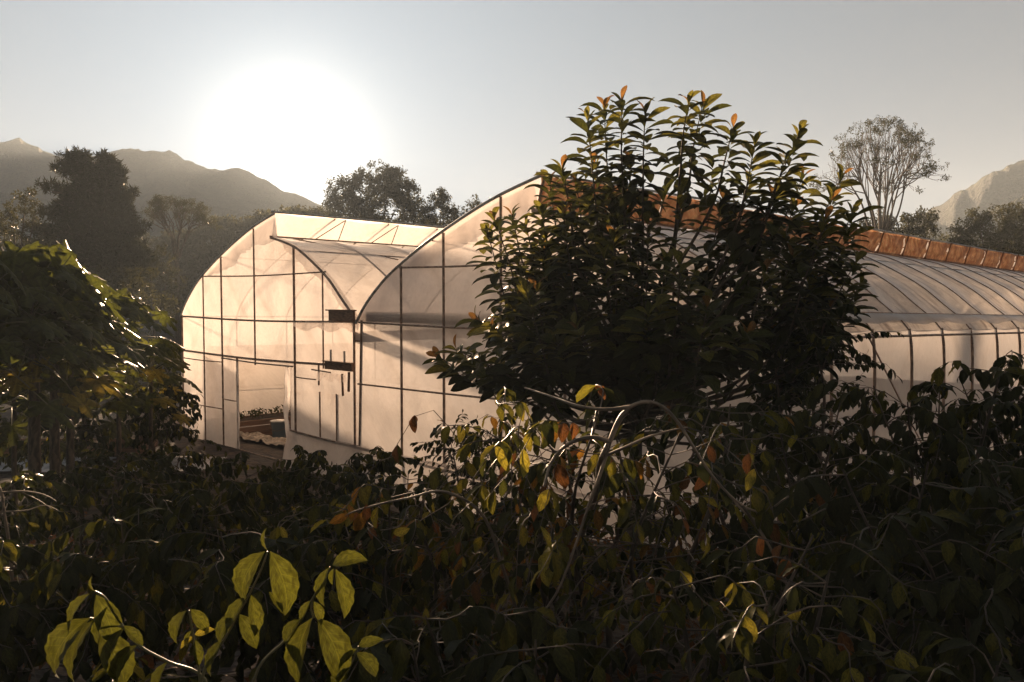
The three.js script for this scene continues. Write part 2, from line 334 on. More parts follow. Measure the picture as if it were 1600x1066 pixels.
// front frame -----------------------------------------------------
const post = (s, y0, y1, r = 0.024, w = 0, lean = 0) => pipe([L(s + lean, y0, w), L(s, y1, w)], r, 'post');
post(0.04, -0.1, 3.1, 0.034); post(1.3, -0.1, hL(1.3) - 0.04); post(2.29, -0.1, hL(2.29) - 0.05, 0.03);
post(3.92, 2.02, hL(3.92) - 0.05, 0.026); post(5.66, -0.1, hR(5.66) - 0.05, 0.034); post(6.78, 2.1, hR(6.78) - 0.05, 0.022);
post(7.92, -0.1, 3.1, 0.032, -0.02); post(8.12, -0.1, 3.1, 0.034, 0.02, -0.13);
post(3.09, -0.1, 2.14, 0.034, -0.02); post(7.22, 0.66, 1.62, 0.034, 0.03); post(6.63, -0.1, 1.62, 0.022); post(6.60, 1.75, 2.2, 0.026);
for (const s of [9.4, 10.6, 12.02, 13.4, 14.7]) post(s, -0.1, roofAt(s) - 0.05, 0.03);
post(16, -0.1, 3.1, 0.034);
const rail = (s0, s1, y0, y1 = y0, r = 0.022, w = -0.01) => pipe([L(s0, y0, w), L((s0 + s1) / 2, (y0 + y1) / 2 - 0.006 * (s1 - s0), w), L(s1, y1, w)], r, 'rail');
rail(0, 8, 3.07, 3.07, 0.028, -0.03); rail(1.25, 6.95, 4.07, 4.05, 0.02, -0.03); rail(0, 7.4, 2.19, 2.2, 0.034, 0.03);
rail(0, 2.3, 2.0, 2.0, 0.018); rail(2.3, 5.62, 2.10, 2.08, 0.022, -0.03); rail(0, 2.3, 0.87, 0.87, 0.018); rail(2.3, 3.08, 1.12, 1.12, 0.016);
rail(5.66, 6.5, 1.86, 1.86, 0.018); rail(5.48, 8.05, 0.71, 0.66, 0.026, -0.03);
rail(8.1, 16, 3.06, 3.08, 0.022, -0.03); rail(9.4, 12.9, 4.07, 4.07, 0.022, -0.03); rail(8.05, 16, 1.88, 2.04, 0.022, -0.03); rail(8.0, 16, 0.66, 0.6, 0.026, -0.03); rail(3.1, 5.4, 0.01, 0.01, 0.02, -0.05);
// boards under the valley and the short one below it
part('board', [box(0.86, 0.2, 0.05, 7.6, 3.18, 0.09), box(0.92, 0.025, 0.12, 7.57, 3.29, 0.09)], M.board, GH);
part('board', box(7.9, 0.19, 0.04, 12.06, 3.17, -0.14), M.board, GH);
part('board', [box(0.95, 0.15, 0.05, 7.50, 2.19, 0.1), box(1.0, 0.02, 0.12, 7.48, 2.275, 0.1)], M.board, GH);
part('board', [box(0.03, 0.26, 0.03, 7.22, 2.38, 0.1, 0.2), box(0.03, 0.24, 0.03, 7.70, 2.38, 0.1)], M.edge, GH);
pipe([L(6.5, 2.07, -0.1), L(7.2, 2.05, -0.1)], 0.02, 'rail');
pipe([L(7.62, 2.05, -0.1), L(7.64, 1.62, -0.1)], 0.03, 'batten', M.board, 5); pipe([L(7.86, 2.1, -0.1), L(7.84, 1.72, -0.1)], 0.035, 'batten', M.board, 5);

// front film: one sheet to each field between posts and rails
function field(s0, s1, y0, y1, seed, mat = M.film) {
  const top = (s) => Math.max(y0, Math.min(y1, roofAt(clamp(s, 0.001, 15.999)) - 0.01));
  if (Math.max(top(s0), top(s1), top((s0 + s1) / 2)) - y0 < 0.03) return;
  const n = Math.max(4, Math.round((s1 - s0) / 0.14));
  part('front_film', sheet(n, Math.max(3, Math.round((y1 - y0) / 0.16)), (u, v) => {
    const s = lerp(s0, s1, u), y = lerp(y0, top(s), v), e = Math.sin(Math.PI * u) * Math.sin(Math.PI * v);
    return L(s, y, 0.012 + 0.05 * e * noise(s * 1.1, y * 0.9, seed) + 0.016 * e * noise(s * 5 + y * 3, y * 2, seed + 3));
  }, (u, v, p) => [p.x + seed, p.y]), mat, GH);
}
const colA = [0, 1.3, 2.29, 3.92, 5.66, 6.78, 8.0], colB = [8.0, 9.4, 10.6, 12.02, 12.86, 13.4, 14.7, 16];
let sd = 0;
for (let i = 0; i < colA.length - 1; i++) {
  const [a, b] = [colA[i], colA[i + 1]], split = i === 3 ? [[3.92, 4.83], [4.83, 5.66]] : [[a, b]];
  for (const [c, d] of split) field(c, d, 4.07, 5.6, ++sd * 1.7);
  field(a, b, 3.07, 4.07, ++sd * 1.7); field(a, b, 2.17, 3.07, ++sd * 1.7);
  if (i < 2) { field(a, b, 0.87, 2.17, ++sd * 1.7); field(a, b, -0.05, 0.87, ++sd * 1.7); }
  if (i > 3) field(a, b, 0.68, 2.17, ++sd * 1.7);
}
field(2.29, 3.09, -0.05, 2.17, 60.1); field(5.44, 5.66, -0.05, 2.1, 61.3); field(3.09, 5.66, 2.06, 2.17, 62.1);
for (let i = 0; i < colB.length - 1; i++) { field(colB[i], colB[i + 1], 4.07, 5.6, ++sd * 1.7); field(colB[i], colB[i + 1], 3.07, 4.07, ++sd * 1.7); field(colB[i], colB[i + 1], 1.95, 3.07, ++sd * 1.7); field(colB[i], colB[i + 1], 0.66, 1.95, ++sd * 1.7); }
// ragged film edges at the doorway
part('door_flap', sheet(6, 26, (u, v) => L(5.26 + 0.2 * u + 0.05 * noise(v * 5, 2) * (1 - u) + 0.03 * Math.sin(v * 9), lerp(0.02, 2.07, v), -0.03 + 0.05 * noise(u * 3, v * 6, 8))), M.film, GH);
part('door_flap', sheet(4, 26, (u, v) => L(3.1 + 0.09 * u + 0.03 * noise(v * 4, 9) * u, lerp(0.02, 2.06, v), -0.05 + 0.04 * noise(u * 3, v * 6, 3))), M.film, GH);
// apron of film along the foot of the front, drawn out over the ground
part('skirt_film', sheet(60, 6, (u, v) => { const s = lerp(5.46, 16, u); return L(s, lerp(0.69, -0.04, v), -0.05 - 0.2 * v - 0.06 * noise(s * 2.5, v * 2, 4) * v - 0.03 * noise(s * 8, v * 5)); }), M.film, GH);
// the roof film's loose edge hanging inside the front arches, in folds
for (const b of [0, 8]) for (const [c, f0, f1, dep] of [[arcL, 0.30, 0.97, 0.52], [arcR, 0.03, 0.97, 0.36]]) {
  part('film_valance', sheet(60, 6, (u, v) => {
    const p = c.getPointAt(lerp(f0, f1, u)), fold = Math.sin(u * 46 + 5 * noise(u * 7, b)) * 0.035 * v + 0.04 * noise(u * 14, v * 3, b + 2) * v;
    const d = dep * smooth(0, 0.22, u) * (0.82 + 0.35 * noise(u * 5, b + 1)) * (c === arcL ? 0.55 + 0.45 * u : 1 - 0.25 * u);
    return L(b + p.x + (c === arcR ? -0.10 * v : 0.03 * v), p.y - 0.03 - d * v, 0.10 + fold);
  }), M.film, GH);
}
// torn fringe below the middle rail
part('film_valance', sheet(40, 4, (u, v) => L(lerp(5.7, 7.95, u), 3.05 - v * (0.10 + 0.10 * Math.abs(Math.sin(u * 7.5))), -0.05 - 0.03 * noise(u * 20, v * 2))), M.film, GH);
part('film_valance', sheet(40, 4, (u, v) => L(lerp(6.7, 7.75, u), 2.03 - v * (0.07 + 0.10 * Math.abs(Math.sin(u * 8 + 1))), -0.11 - 0.03 * noise(u * 20, v * 2))), M.film, GH);

// side walls ------------------------------------------------------
for (let w = 0, n = 0; w < LONG - 0.01; w += STEP, n++) {
  part('side_film', sheet(5, 10, (u, v) => { const y = lerp(-0.3, 3.07, v), out = 0.16 * Math.pow(1 - v, 3); return L(-0.02 - out + 0.03 * noise(u * 2 + n, v * 3) * Math.sin(Math.PI * v), y, w + u * STEP); }, (u, v) => [w + u * STEP, v * 3]), M.wallFilm, GH);
  part('side_film', sheet(5, 10, (u, v) => { const y = lerp(-0.3, 3.07, v); return L(16.02 + 0.03 * noise(u * 2 + n, v * 3, 6) * Math.sin(Math.PI * u), y, w + u * STEP); }, (u, v) => [w + u * STEP, v * 3]), M.wallFilm, GH);
  if (w > 0) { pipe([L(0.03, -0.4, w), L(0.03, 3.1, w)], 0.026, 'post'); pipe([L(16.05, -0.4, w), L(16.05, 2.7, w), L(16.0, 3.1, w)], 0.034, 'post', M.pipe); }
  // rolled curtain and fringe under the film lock
  part('side_curtain', sheet(14, 4, (u, v) => { const q = w + u * STEP; return L(15.86 + 0.13 * v + 0.03 * Math.sin(v * 3), 3.36 - v * (0.15 + 0.035 * Math.sin(q * 3.1) + 0.03 * noise(q * 2, 1)), q); }, (u, v) => [w + u * STEP, v * 0.3]), M.wallFilm, GH);
}
pipe([L(15.80, 3.37, 0), L(15.8, 3.355, 9), L(15.80, 3.37, LONG)], 0.026, 'film_lock', M.pipe); pipe([L(16.06, 2.98, 0), L(16.06, 2.98, LONG)], 0.026, 'rail', M.pipe);
pipe([L(16.07, 0.1, 7.6), L(16.07, 3.0, 4.2)], 0.018, 'brace', M.pipe);
pipe([L(0.0, 1.15, 0), L(0.0, 1.15, LONG)], 0.02, 'rail'); pipe([L(0.0, 3.07, 0), L(0.0, 3.07, LONG)], 0.024, 'rail');
for (const b of [0, 8]) part('back_film', sheet(24, 8, (u, v) => L(b + u * 8, lerp(-0.4, roofAt(clamp(b + u * 8, 0.001, 15.99)) - 0.02, v), LONG + 0.03 * noise(u * 6, v * 4, b))), M.film, GH);
part('dimming_film', sheet(24, 14, (u, v) => L(0.32 + 0.05 * noise(u * 8, v * 2, 3) + 0.03 * Math.sin(u * 30) * (1 - v), lerp(0.25, 2.3, v), lerp(0.5, 5.0, u)), (u, v) => [u * 4.5, v * 2]), M.dimFilm, GH);  // added second film layer, hung to dim and shade the doorway
const house = (s, y, w) => L(s, y, w).applyAxisAngle(V(0, 1, 0), GH.rotation.y).add(GH.position);

// ------------------------------------------------------------------ inside the doorway
const plasticTan = new THREE.MeshStandardMaterial({ color: rgb(0.45, 0.36, 0.27), roughness: 0.7, map: noiseTex, side: THREE.DoubleSide });
function bed(label, s0, s1, w0, w1, h, seed) {
  const t = thing('planting_bed', label, 'planting bed', house((s0 + s1) / 2, 0, (w0 + w1) / 2), 'raised beds inside the greenhouse'); t.rotation.y = GH.rotation.y;
  const dx = (s1 - s0), dz = (w1 - w0);
  for (const q of [-1, 1]) for (let k = 0; k < 3; k++) {
    part('plank', box(dx, h / 3 - 0.012, 0.03, 0, h / 6 + k * h / 3, q * dz / 2), M.board, t);
    part('plank', box(0.03, h / 3 - 0.012, dz - 0.07, q * (dx / 2 - 0.016), h / 6 + k * h / 3, 0), M.board, t);
  }
  part('soil', sheet(16, 16, (u, v) => V((u - 0.5) * (dx - 0.08), h - 0.03 + 0.07 * noise(u * 5, v * 5, seed), (0.5 - v) * (dz - 0.08))), M.soil, t);
  const r = rng(seed * 77 + 5), lv = new Leaves(), c = Math.cos(GH.rotation.y), sn = Math.sin(GH.rotation.y);
  const mats = [];
  for (let i = 0; i < 260; i++) { const p = V((r() - 0.5) * dx * 0.9, h + r() * 0.16, (r() - 0.5) * dz * 0.9), a = V(r() - 0.5, 0.5 + r() * 0.5, r() - 0.5); mats.push(basis(p, a, V(r() - 0.5, 0.6, r() - 0.5), 0.07 + r() * 0.08)); }
  const im = new THREE.InstancedMesh(coffeeShape[1], LM.mid, mats.length); mats.forEach((m, i) => im.setMatrixAt(i, m)); im.name = 'seedlings'; im.userData.kind = 'stuff'; im.castShadow = true; t.add(im);
}
bed('long wooden planting bed with low seedlings inside the doorway along the film wall', 0.5, 1.5, 0.4, 4.6, 0.45, 3);
bed('wooden planting bed further inside the greenhouse behind the bucket', 2.2, 3.2, 2.6, 6.5, 0.5, 6);
{
  const t = thing('bucket', 'pale blue bucket standing on the soil inside the doorway', 'bucket', house(2.15, 0.0, 1.55));
  const m = new THREE.MeshStandardMaterial({ color: rgb(0.13, 0.17, 0.19), roughness: 0.45, side: THREE.DoubleSide });
  part('body', new THREE.LatheGeometry([[0.0, 0.0], [0.15, 0.0], [0.155, 0.02], [0.2, 0.42], [0.215, 0.43], [0.21, 0.45], [0.19, 0.44]].map((p) => new THREE.Vector2(...p)), 24), m, t);
  part('lid', new THREE.LatheGeometry([[0.0, 0.475], [0.16, 0.47], [0.222, 0.455], [0.224, 0.435]].map((p) => new THREE.Vector2(...p)), 24), M.edge, t);
  part('handle', tube([V(-0.21, 0.4, 0), V(-0.18, 0.28, 0.14), V(0, 0.22, 0.22), V(0.18, 0.28, 0.14), V(0.21, 0.4, 0)], 0.006, 0.006, 5), M.pipe, t);
  const s = thing('plastic_sheet', 'crumpled tan plastic sheet lying on the soil inside the doorway', 'sheet', house(2.4, 0.02, 0.9)); s.rotation.y = GH.rotation.y;
  part('fabric', sheet(40, 14, (u, v) => V((u - 0.5) * 3.0, 0.05 + 0.16 * Math.abs(noise(u * 7, v * 4, 2)) + 0.05 * noise(u * 19, v * 9), (v - 0.5) * 0.55 + 0.15 * noise(u * 4, 7))), plasticTan, s);
  const sh = thing('shelf_board', 'brown board shelf hung inside the greenhouse behind the doorway', 'shelf', house(2.6, 1.1, 2.4)); sh.rotation.y = GH.rotation.y;
  part('board', box(1.6, 0.04, 0.5, 0, 0, 0), M.board, sh); part('bracket', tube([V(-0.7, -1.1, 0), V(-0.7, 0, 0)], 0.03, 0.03, 6), M.board, sh); part('bracket', tube([V(0.7, -1.1, 0), V(0.7, 0, 0)], 0.03, 0.03, 6), M.board, sh);
}
// ------------------------------------------------------------------ plants
const UP = V(0, 1, 0);
const pick = (r, table) => { let q = r(); for (const [k, w] of table) { if ((q -= w) < 0) return k; } return table[0][0]; };
const jitter = (r, s) => V((r() - 0.5) * s, (r() - 0.5) * s, (r() - 0.5) * s);
const floorAt = (x, z) => V(x, ground(x, -z), z);

// coffee-like shrub: stems, side branches that arch over, leaves hanging in pairs
function shrub(name, label, X, D, h, rad, seed, o = {}) {
  const { stems = 4, lat = 9, pairs = 8, leaf = 0.14, tones = [['dark', 0.62], ['mid', 0.28], ['olive', 0.09], ['yellow', 0.01]], own = 60, bare = 0, twigMat = M.twig, droop = 0.75, category = 'shrub', group = 'shrubs in the coffee plot', small = false, spread = 0.4, ownTwigs = 24, longTwig = 1 } = o;
  const base = V(X, ground(X, D) - 0.04, -D), root = thing(name, label, category, base, group), r = rng(seed), lv = new Leaves(), twigs = [];
  for (let s = 0; s < stems; s++) {
    const a = (s + r() * 0.6) / stems * 6.283, tip = base.clone().add(V(Math.cos(a) * rad * spread * (0.6 + r() * 0.7), h * (0.82 + 0.18 * r()), Math.sin(a) * rad * spread * (0.6 + r() * 0.7)));
    const mid = base.clone().lerp(tip, 0.35).add(V(Math.cos(a) * rad * 0.12, 0, Math.sin(a) * rad * 0.12)).add(jitter(r, 0.16 * h)), mid2 = base.clone().lerp(tip, 0.68).add(jitter(r, 0.2 * h)), pts = [base.clone().add(V(Math.cos(a) * 0.06, 0, Math.sin(a) * 0.06)), mid, mid2, tip];
    part('stem', tube(local(root, pts), 0.013 + 0.006 * h, 0.004, 6, 16), M.bark, root);
    const c = new THREE.CatmullRomCurve3(pts);
    for (let k = 0; k < lat; k++) {
      const t = 0.25 + 0.75 * (k + r() * 0.8) / lat, p = c.getPoint(Math.min(1, t));
      for (let q = 0; q < 2; q++) {
        const b = a + (r() - 0.5) * 4.4 + q * Math.PI, len = rad * (1.0 - 0.55 * Math.max(0, t - 0.3)) * (0.55 + 0.55 * r()) * longTwig, dir = V(Math.cos(b), 0, Math.sin(b));
        const lift = (0.10 + 0.25 * r()) * (1.2 - 0.4 * (1 - t)), P = [p.clone()];
        for (let i = 1; i <= 4; i++) { const f = i / 4; P.push(p.clone().addScaledVector(dir, len * f * (1 - 0.12 * f)).add(V(0, len * (lift * f * 1.6 - droop * f * f * (0.6 + 0.4 * r())), 0)).add(jitter(r, 0.12 * len))); }
        for (const v of P) v.y = Math.max(v.y, ground(v.x, -v.z) + 0.03);
        twigs.push([P, 0.0026 + 0.0018 * r()]);
        const cc = new THREE.CatmullRomCurve3(P);
        for (let i = 0; i < pairs; i++) {
          if (r() < bare) continue;
          const f = 0.18 + 0.82 * (i + 0.5 * r()) / pairs, lp = cc.getPoint(Math.min(1, f)), tg = cc.getTangent(Math.min(1, f)), side = tg.clone().cross(UP).normalize();
          for (const sg of [-1, 1]) {
            if (r() < 0.12) continue;
            const ax = tg.clone().multiplyScalar(0.35 + 0.4 * r()).addScaledVector(side, sg * (0.55 + 0.3 * r())).add(V(0, -0.75 * r() - 0.15, 0)).add(jitter(r, 0.4));
            const k2 = pick(r, tones);
            lv.add(k2 + (small ? 'Small' + (r() < 0.5 ? 0 : 1) : Math.floor(r() * 2.999)), lp, ax, UP.clone().add(jitter(r, 0.9)), leaf * (0.6 + 0.55 * r()));
          }
        }
        if (r() < 0.5 && bare < 0.5) { const e = P.at(-1); lv.add((pick(r, tones)) + (small ? 'Small0' : '0'), e, V(dir.x * 0.3, 0.6, dir.z * 0.3), dir, leaf * 0.5); }
      }
    }
  }
  twigs.sort((a, b) => b[0].at(-1).z - a[0].at(-1).z);
  twigs.slice(0, ownTwigs).forEach(([P, q]) => part('twig', tube(local(root, P), q, q * 0.45, 5, 9), twigMat, root));
  if (twigs.length > ownTwigs) part('twigs', twigs.slice(ownTwigs).map(([P, q]) => tube(local(root, P), q, q * 0.45, 4, 6)), twigMat, root, 'stuff');
  lv.finish(root, own);
  return root;
}
const dry = [['dark', 0.26], ['mid', 0.22], ['olive', 0.24], ['yellow', 0.13], ['amber', 0.07], ['brown', 0.08]];
const G = (t) => ({ group: t });
// left plot, from far to near
shrub('coffee_shrub', 'low coffee shrub below the left front corner of the greenhouse', -4.9, 12.0, 1.5, 1.15, 11, { own: 90 });
shrub('coffee_shrub', 'coffee shrub with drooping leaves in front of the papaya trunks', -4.6, 9.6, 1.4, 1.15, 12, { own: 110 });
shrub('coffee_shrub', 'coffee shrub in front of the greenhouse doorway', -2.9, 10.2, 1.3, 1.15, 13, { own: 110 });
shrub('coffee_shrub', 'coffee shrub before the plastic apron right of the doorway', -1.75, 9.6, 1.4, 1.0, 14, { own: 90 });
shrub('coffee_shrub', 'dark coffee shrub at the left edge of the picture below the pale path', -4.4, 7.0, 1.15, 1.0, 15, { own: 80, bare: 0.2 });
shrub('coffee_shrub', 'shaded coffee shrub in the middle of the left plot', -2.7, 7.2, 1.1, 1.05, 16, { own: 80 });
shrub('coffee_shrub', 'shaded coffee shrub left of the dry bush and below the apron', -0.95, 7.3, 1.1, 0.95, 17, { own: 90, bare: 0.15 });
shrub('coffee_shrub', 'dark coffee shrub low at the left edge of the foreground', -2.45, 4.5, 0.95, 0.9, 18, { own: 110 });
shrub('coffee_shrub', 'shaded coffee shrub behind the glowing yellow-green shoots', -1.15, 4.6, 0.98, 0.9, 19, { own: 110 });
shrub('coffee_shrub', 'coffee shrub filling the bottom of the picture between the bright shoots and the dry bush', -0.1, 3.2, 0.72, 0.7, 20, { own: 120, bare: 0.1 });
shrub('coffee_shrub', 'low dark coffee shrub in the bottom left corner', -1.5, 2.7, 0.6, 0.62, 21, { own: 90 });
// bare-twigged bush in the middle
shrub('dry_bush', 'half bare bush of arching twigs with yellow and brown leaves in the middle foreground', 0.55, 4.7, 1.62, 1.35, 31, { stems: 8, lat: 12, pairs: 9, bare: 0.45, tones: dry, own: 280, leaf: 0.12, twigMat: M.twig, droop: 0.95, category: 'bush', group: undefined, ownTwigs: 110, longTwig: 1.05 });
shrub('dry_bush', 'low half bare bush of dry twigs and amber leaves left of the arching bare stem', -0.45, 4.9, 1.15, 1.0, 32, { stems: 6, lat: 9, pairs: 8, bare: 0.45, tones: dry, own: 180, leaf: 0.115, twigMat: M.twig, droop: 0.8, category: 'bush', group: undefined, ownTwigs: 70 });
shrub('dry_bush', 'thin dry bush hanging over the bottom edge right of the middle', 0.85, 3.2, 0.98, 0.75, 33, { stems: 5, lat: 8, pairs: 6, bare: 0.55, tones: [['dark', 0.3], ['mid', 0.3], ['olive', 0.2], ['yellow', 0.13], ['brown', 0.07]], own: 150, leaf: 0.115, twigMat: M.twig, droop: 0.9, category: 'bush', group: undefined, ownTwigs: 50 });
// right plot
shrub('coffee_shrub', 'tall dark coffee shrub right of the bare twigs below the tree', 1.75, 5.6, 1.75, 1.0, 41, { own: 120, lat: 12 });
shrub('coffee_shrub', 'tall dark coffee shrub before the grey side wall with hanging leaves on top', 2.75, 5.7, 2.0, 1.1, 42, { own: 120, lat: 12 });
shrub('coffee_shrub', 'dark coffee shrub at the right edge of the picture below the side wall', 3.75, 6.1, 1.85, 1.1, 43, { own: 120, lat: 12 });
shrub('coffee_shrub', 'black shaded coffee shrub in the lower right', 1.75, 3.7, 1.25, 0.85, 44, { own: 100 });
shrub('coffee_shrub', 'black shaded coffee shrub in the bottom right corner', 2.5, 3.9, 1.4, 0.95, 45, { own: 100 });
shrub('coffee_shrub', 'black shaded coffee shrub low in front at the bottom right', 1.45, 2.5, 0.72, 0.65, 46, { own: 80 });
// finer-leaved bushes round the tree
shrub('small_leaved_bush', 'small-leaved bush before the film wall left of the tree trunk', -0.55, 10.3, 1.65, 0.95, 51, { small: true, leaf: 0.10, pairs: 9, own: 100, category: 'bush', group: undefined, droop: 0.3 });
shrub('small_leaved_bush', 'tall small-leaved bush at the right foot of the tree', 2.75, 8.2, 2.6, 1.0, 52, { small: true, leaf: 0.10, pairs: 9, lat: 14, own: 100, category: 'bush', group: undefined, droop: 0.35 });

{ // the pale bare stems that arch over the dry bush
  const D = 3.75, root = thing('bare_stem', 'pale leafless stem with a broken stub arching over the dry bush', 'dead branch', floorAt(0.5, -D));
  const q = (x, y, d = D) => at(x, y, d);
  part('stem', tube(local(root, [floorAt(0.5, -4.9), q(900, 900, 4.9), q(930, 780, 4.5), q(940, 715), q(953, 688)]), 0.012, 0.010, 8, 20), M.paleBark, root);
  part('stub', tube(local(root, [q(953, 690), q(962, 668), q(972, 650), q(980, 643)]), 0.011, 0.014, 8, 8), M.paleBark, root);
  part('branch', tube(local(root, [q(953, 690), q(930, 684), q(905, 687), q(880, 700), q(862, 722), q(850, 760, D - 0.1)]), 0.012, 0.005, 7, 18), M.paleBark, root);
  part('branch', tube(local(root, [q(966, 660), q(985, 636), q(1010, 628), q(1036, 636), q(1062, 664), q(1088, 706), q(1120, 752), q(1160, 790), q(1190, 800), q(1232, 776, D - 0.2)]), 0.010, 0.004, 7, 36), M.paleBark, root);
  part('branch', tube(local(root, [q(985, 636), q(950, 640), q(910, 636), q(868, 622, D + 0.2), q(820, 606, D + 0.5)]), 0.010, 0.004, 6, 18), M.paleBark, root);
  part('branch', tube(local(root, [q(1160, 790), q(1200, 850), q(1232, 920), q(1246, 985), q(1232, 1040), q(1200, 1075)]), 0.008, 0.004, 6, 20), M.paleBark, root);
  part('branch', tube(local(root, [q(1150, 985), q(1200, 962), q(1232, 922)]), 0.004, 0.006, 6, 10), M.paleBark, root);
  part('branch', tube(local(root, [q(953, 690), q(940, 735), q(920, 790), q(900, 850), q(868, 930), q(820, 990)]), 0.010, 0.004, 6, 20), M.paleBark, root);
  part('branch', tube(local(root, [q(940, 715), q(975, 700), q(1010, 684), q(1052, 672), q(1075, 668)]), 0.008, 0.003, 6, 16), M.paleBark, root);
  part('branch', tube(local(root, [q(1120, 752), q(1180, 812), q(1240, 815), q(1290, 795, D - 0.3)]), 0.006, 0.003, 6, 16), M.paleBark, root);
  const s2 = thing('bare_stem', 'long thin twig with a few hanging brown leaves reaching left of the dry bush', 'dead branch', floorAt(0.15, -4.2)), lv = new Leaves();
  part('stem', tube(local(s2, [floorAt(0.15, -4.2), at(790, 900, 4.2), at(750, 800, 4.2), at(690, 768, 4.2), at(640, 778, 4.2), at(585, 790, 4.2), at(545, 803, 4.2), at(520, 820, 4.2)]), 0.010, 0.003, 6, 34), M.paleBark, s2);
  for (const [x, y, k, a, s] of [[572, 788, 'brown1', [0.1, -1, 0.1], 0.10], [566, 800, 'amber2', [-0.2, -1, 0.2], 0.13], [545, 803, 'amber0', [-0.8, -0.4, 0.2], 0.11], [556, 800, 'brown0', [0.1, -1, -0.3], 0.12], [640, 826, 'yellow1', [-0.9, -0.35, 0.1], 0.10]]) lv.add(k, at(x, y, 4.2), V(...a), V(0.4, 0.2, 1), s);
  lv.finish(s2, 20);
  const s3 = thing('bare_stem', 'crooked bare twigs at the left edge of the picture', 'dead branch', floorAt(-2.9, -5));
  const e = (x, y) => at(x, y, 5);
  part('stem', tube(local(s3, [floorAt(-2.9, -5), e(15, 860), e(6, 800), e(2, 770), e(-10, 745)]), 0.010, 0.006, 6, 18), M.paleBark, s3);
  part('twig', tube(local(s3, [e(2, 770), e(30, 768), e(55, 770), e(75, 776), e(88, 784)]), 0.006, 0.003, 5, 14), M.paleBark, s3);
  part('twig', tube(local(s3, [e(6, 800), e(40, 798), e(70, 790), e(95, 800)]), 0.005, 0.002, 5, 14), M.paleBark, s3);
  part('twig', tube(local(s3, [e(30, 768), e(60, 782), e(80, 795)]), 0.004, 0.002, 5, 10), M.paleBark, s3);
}
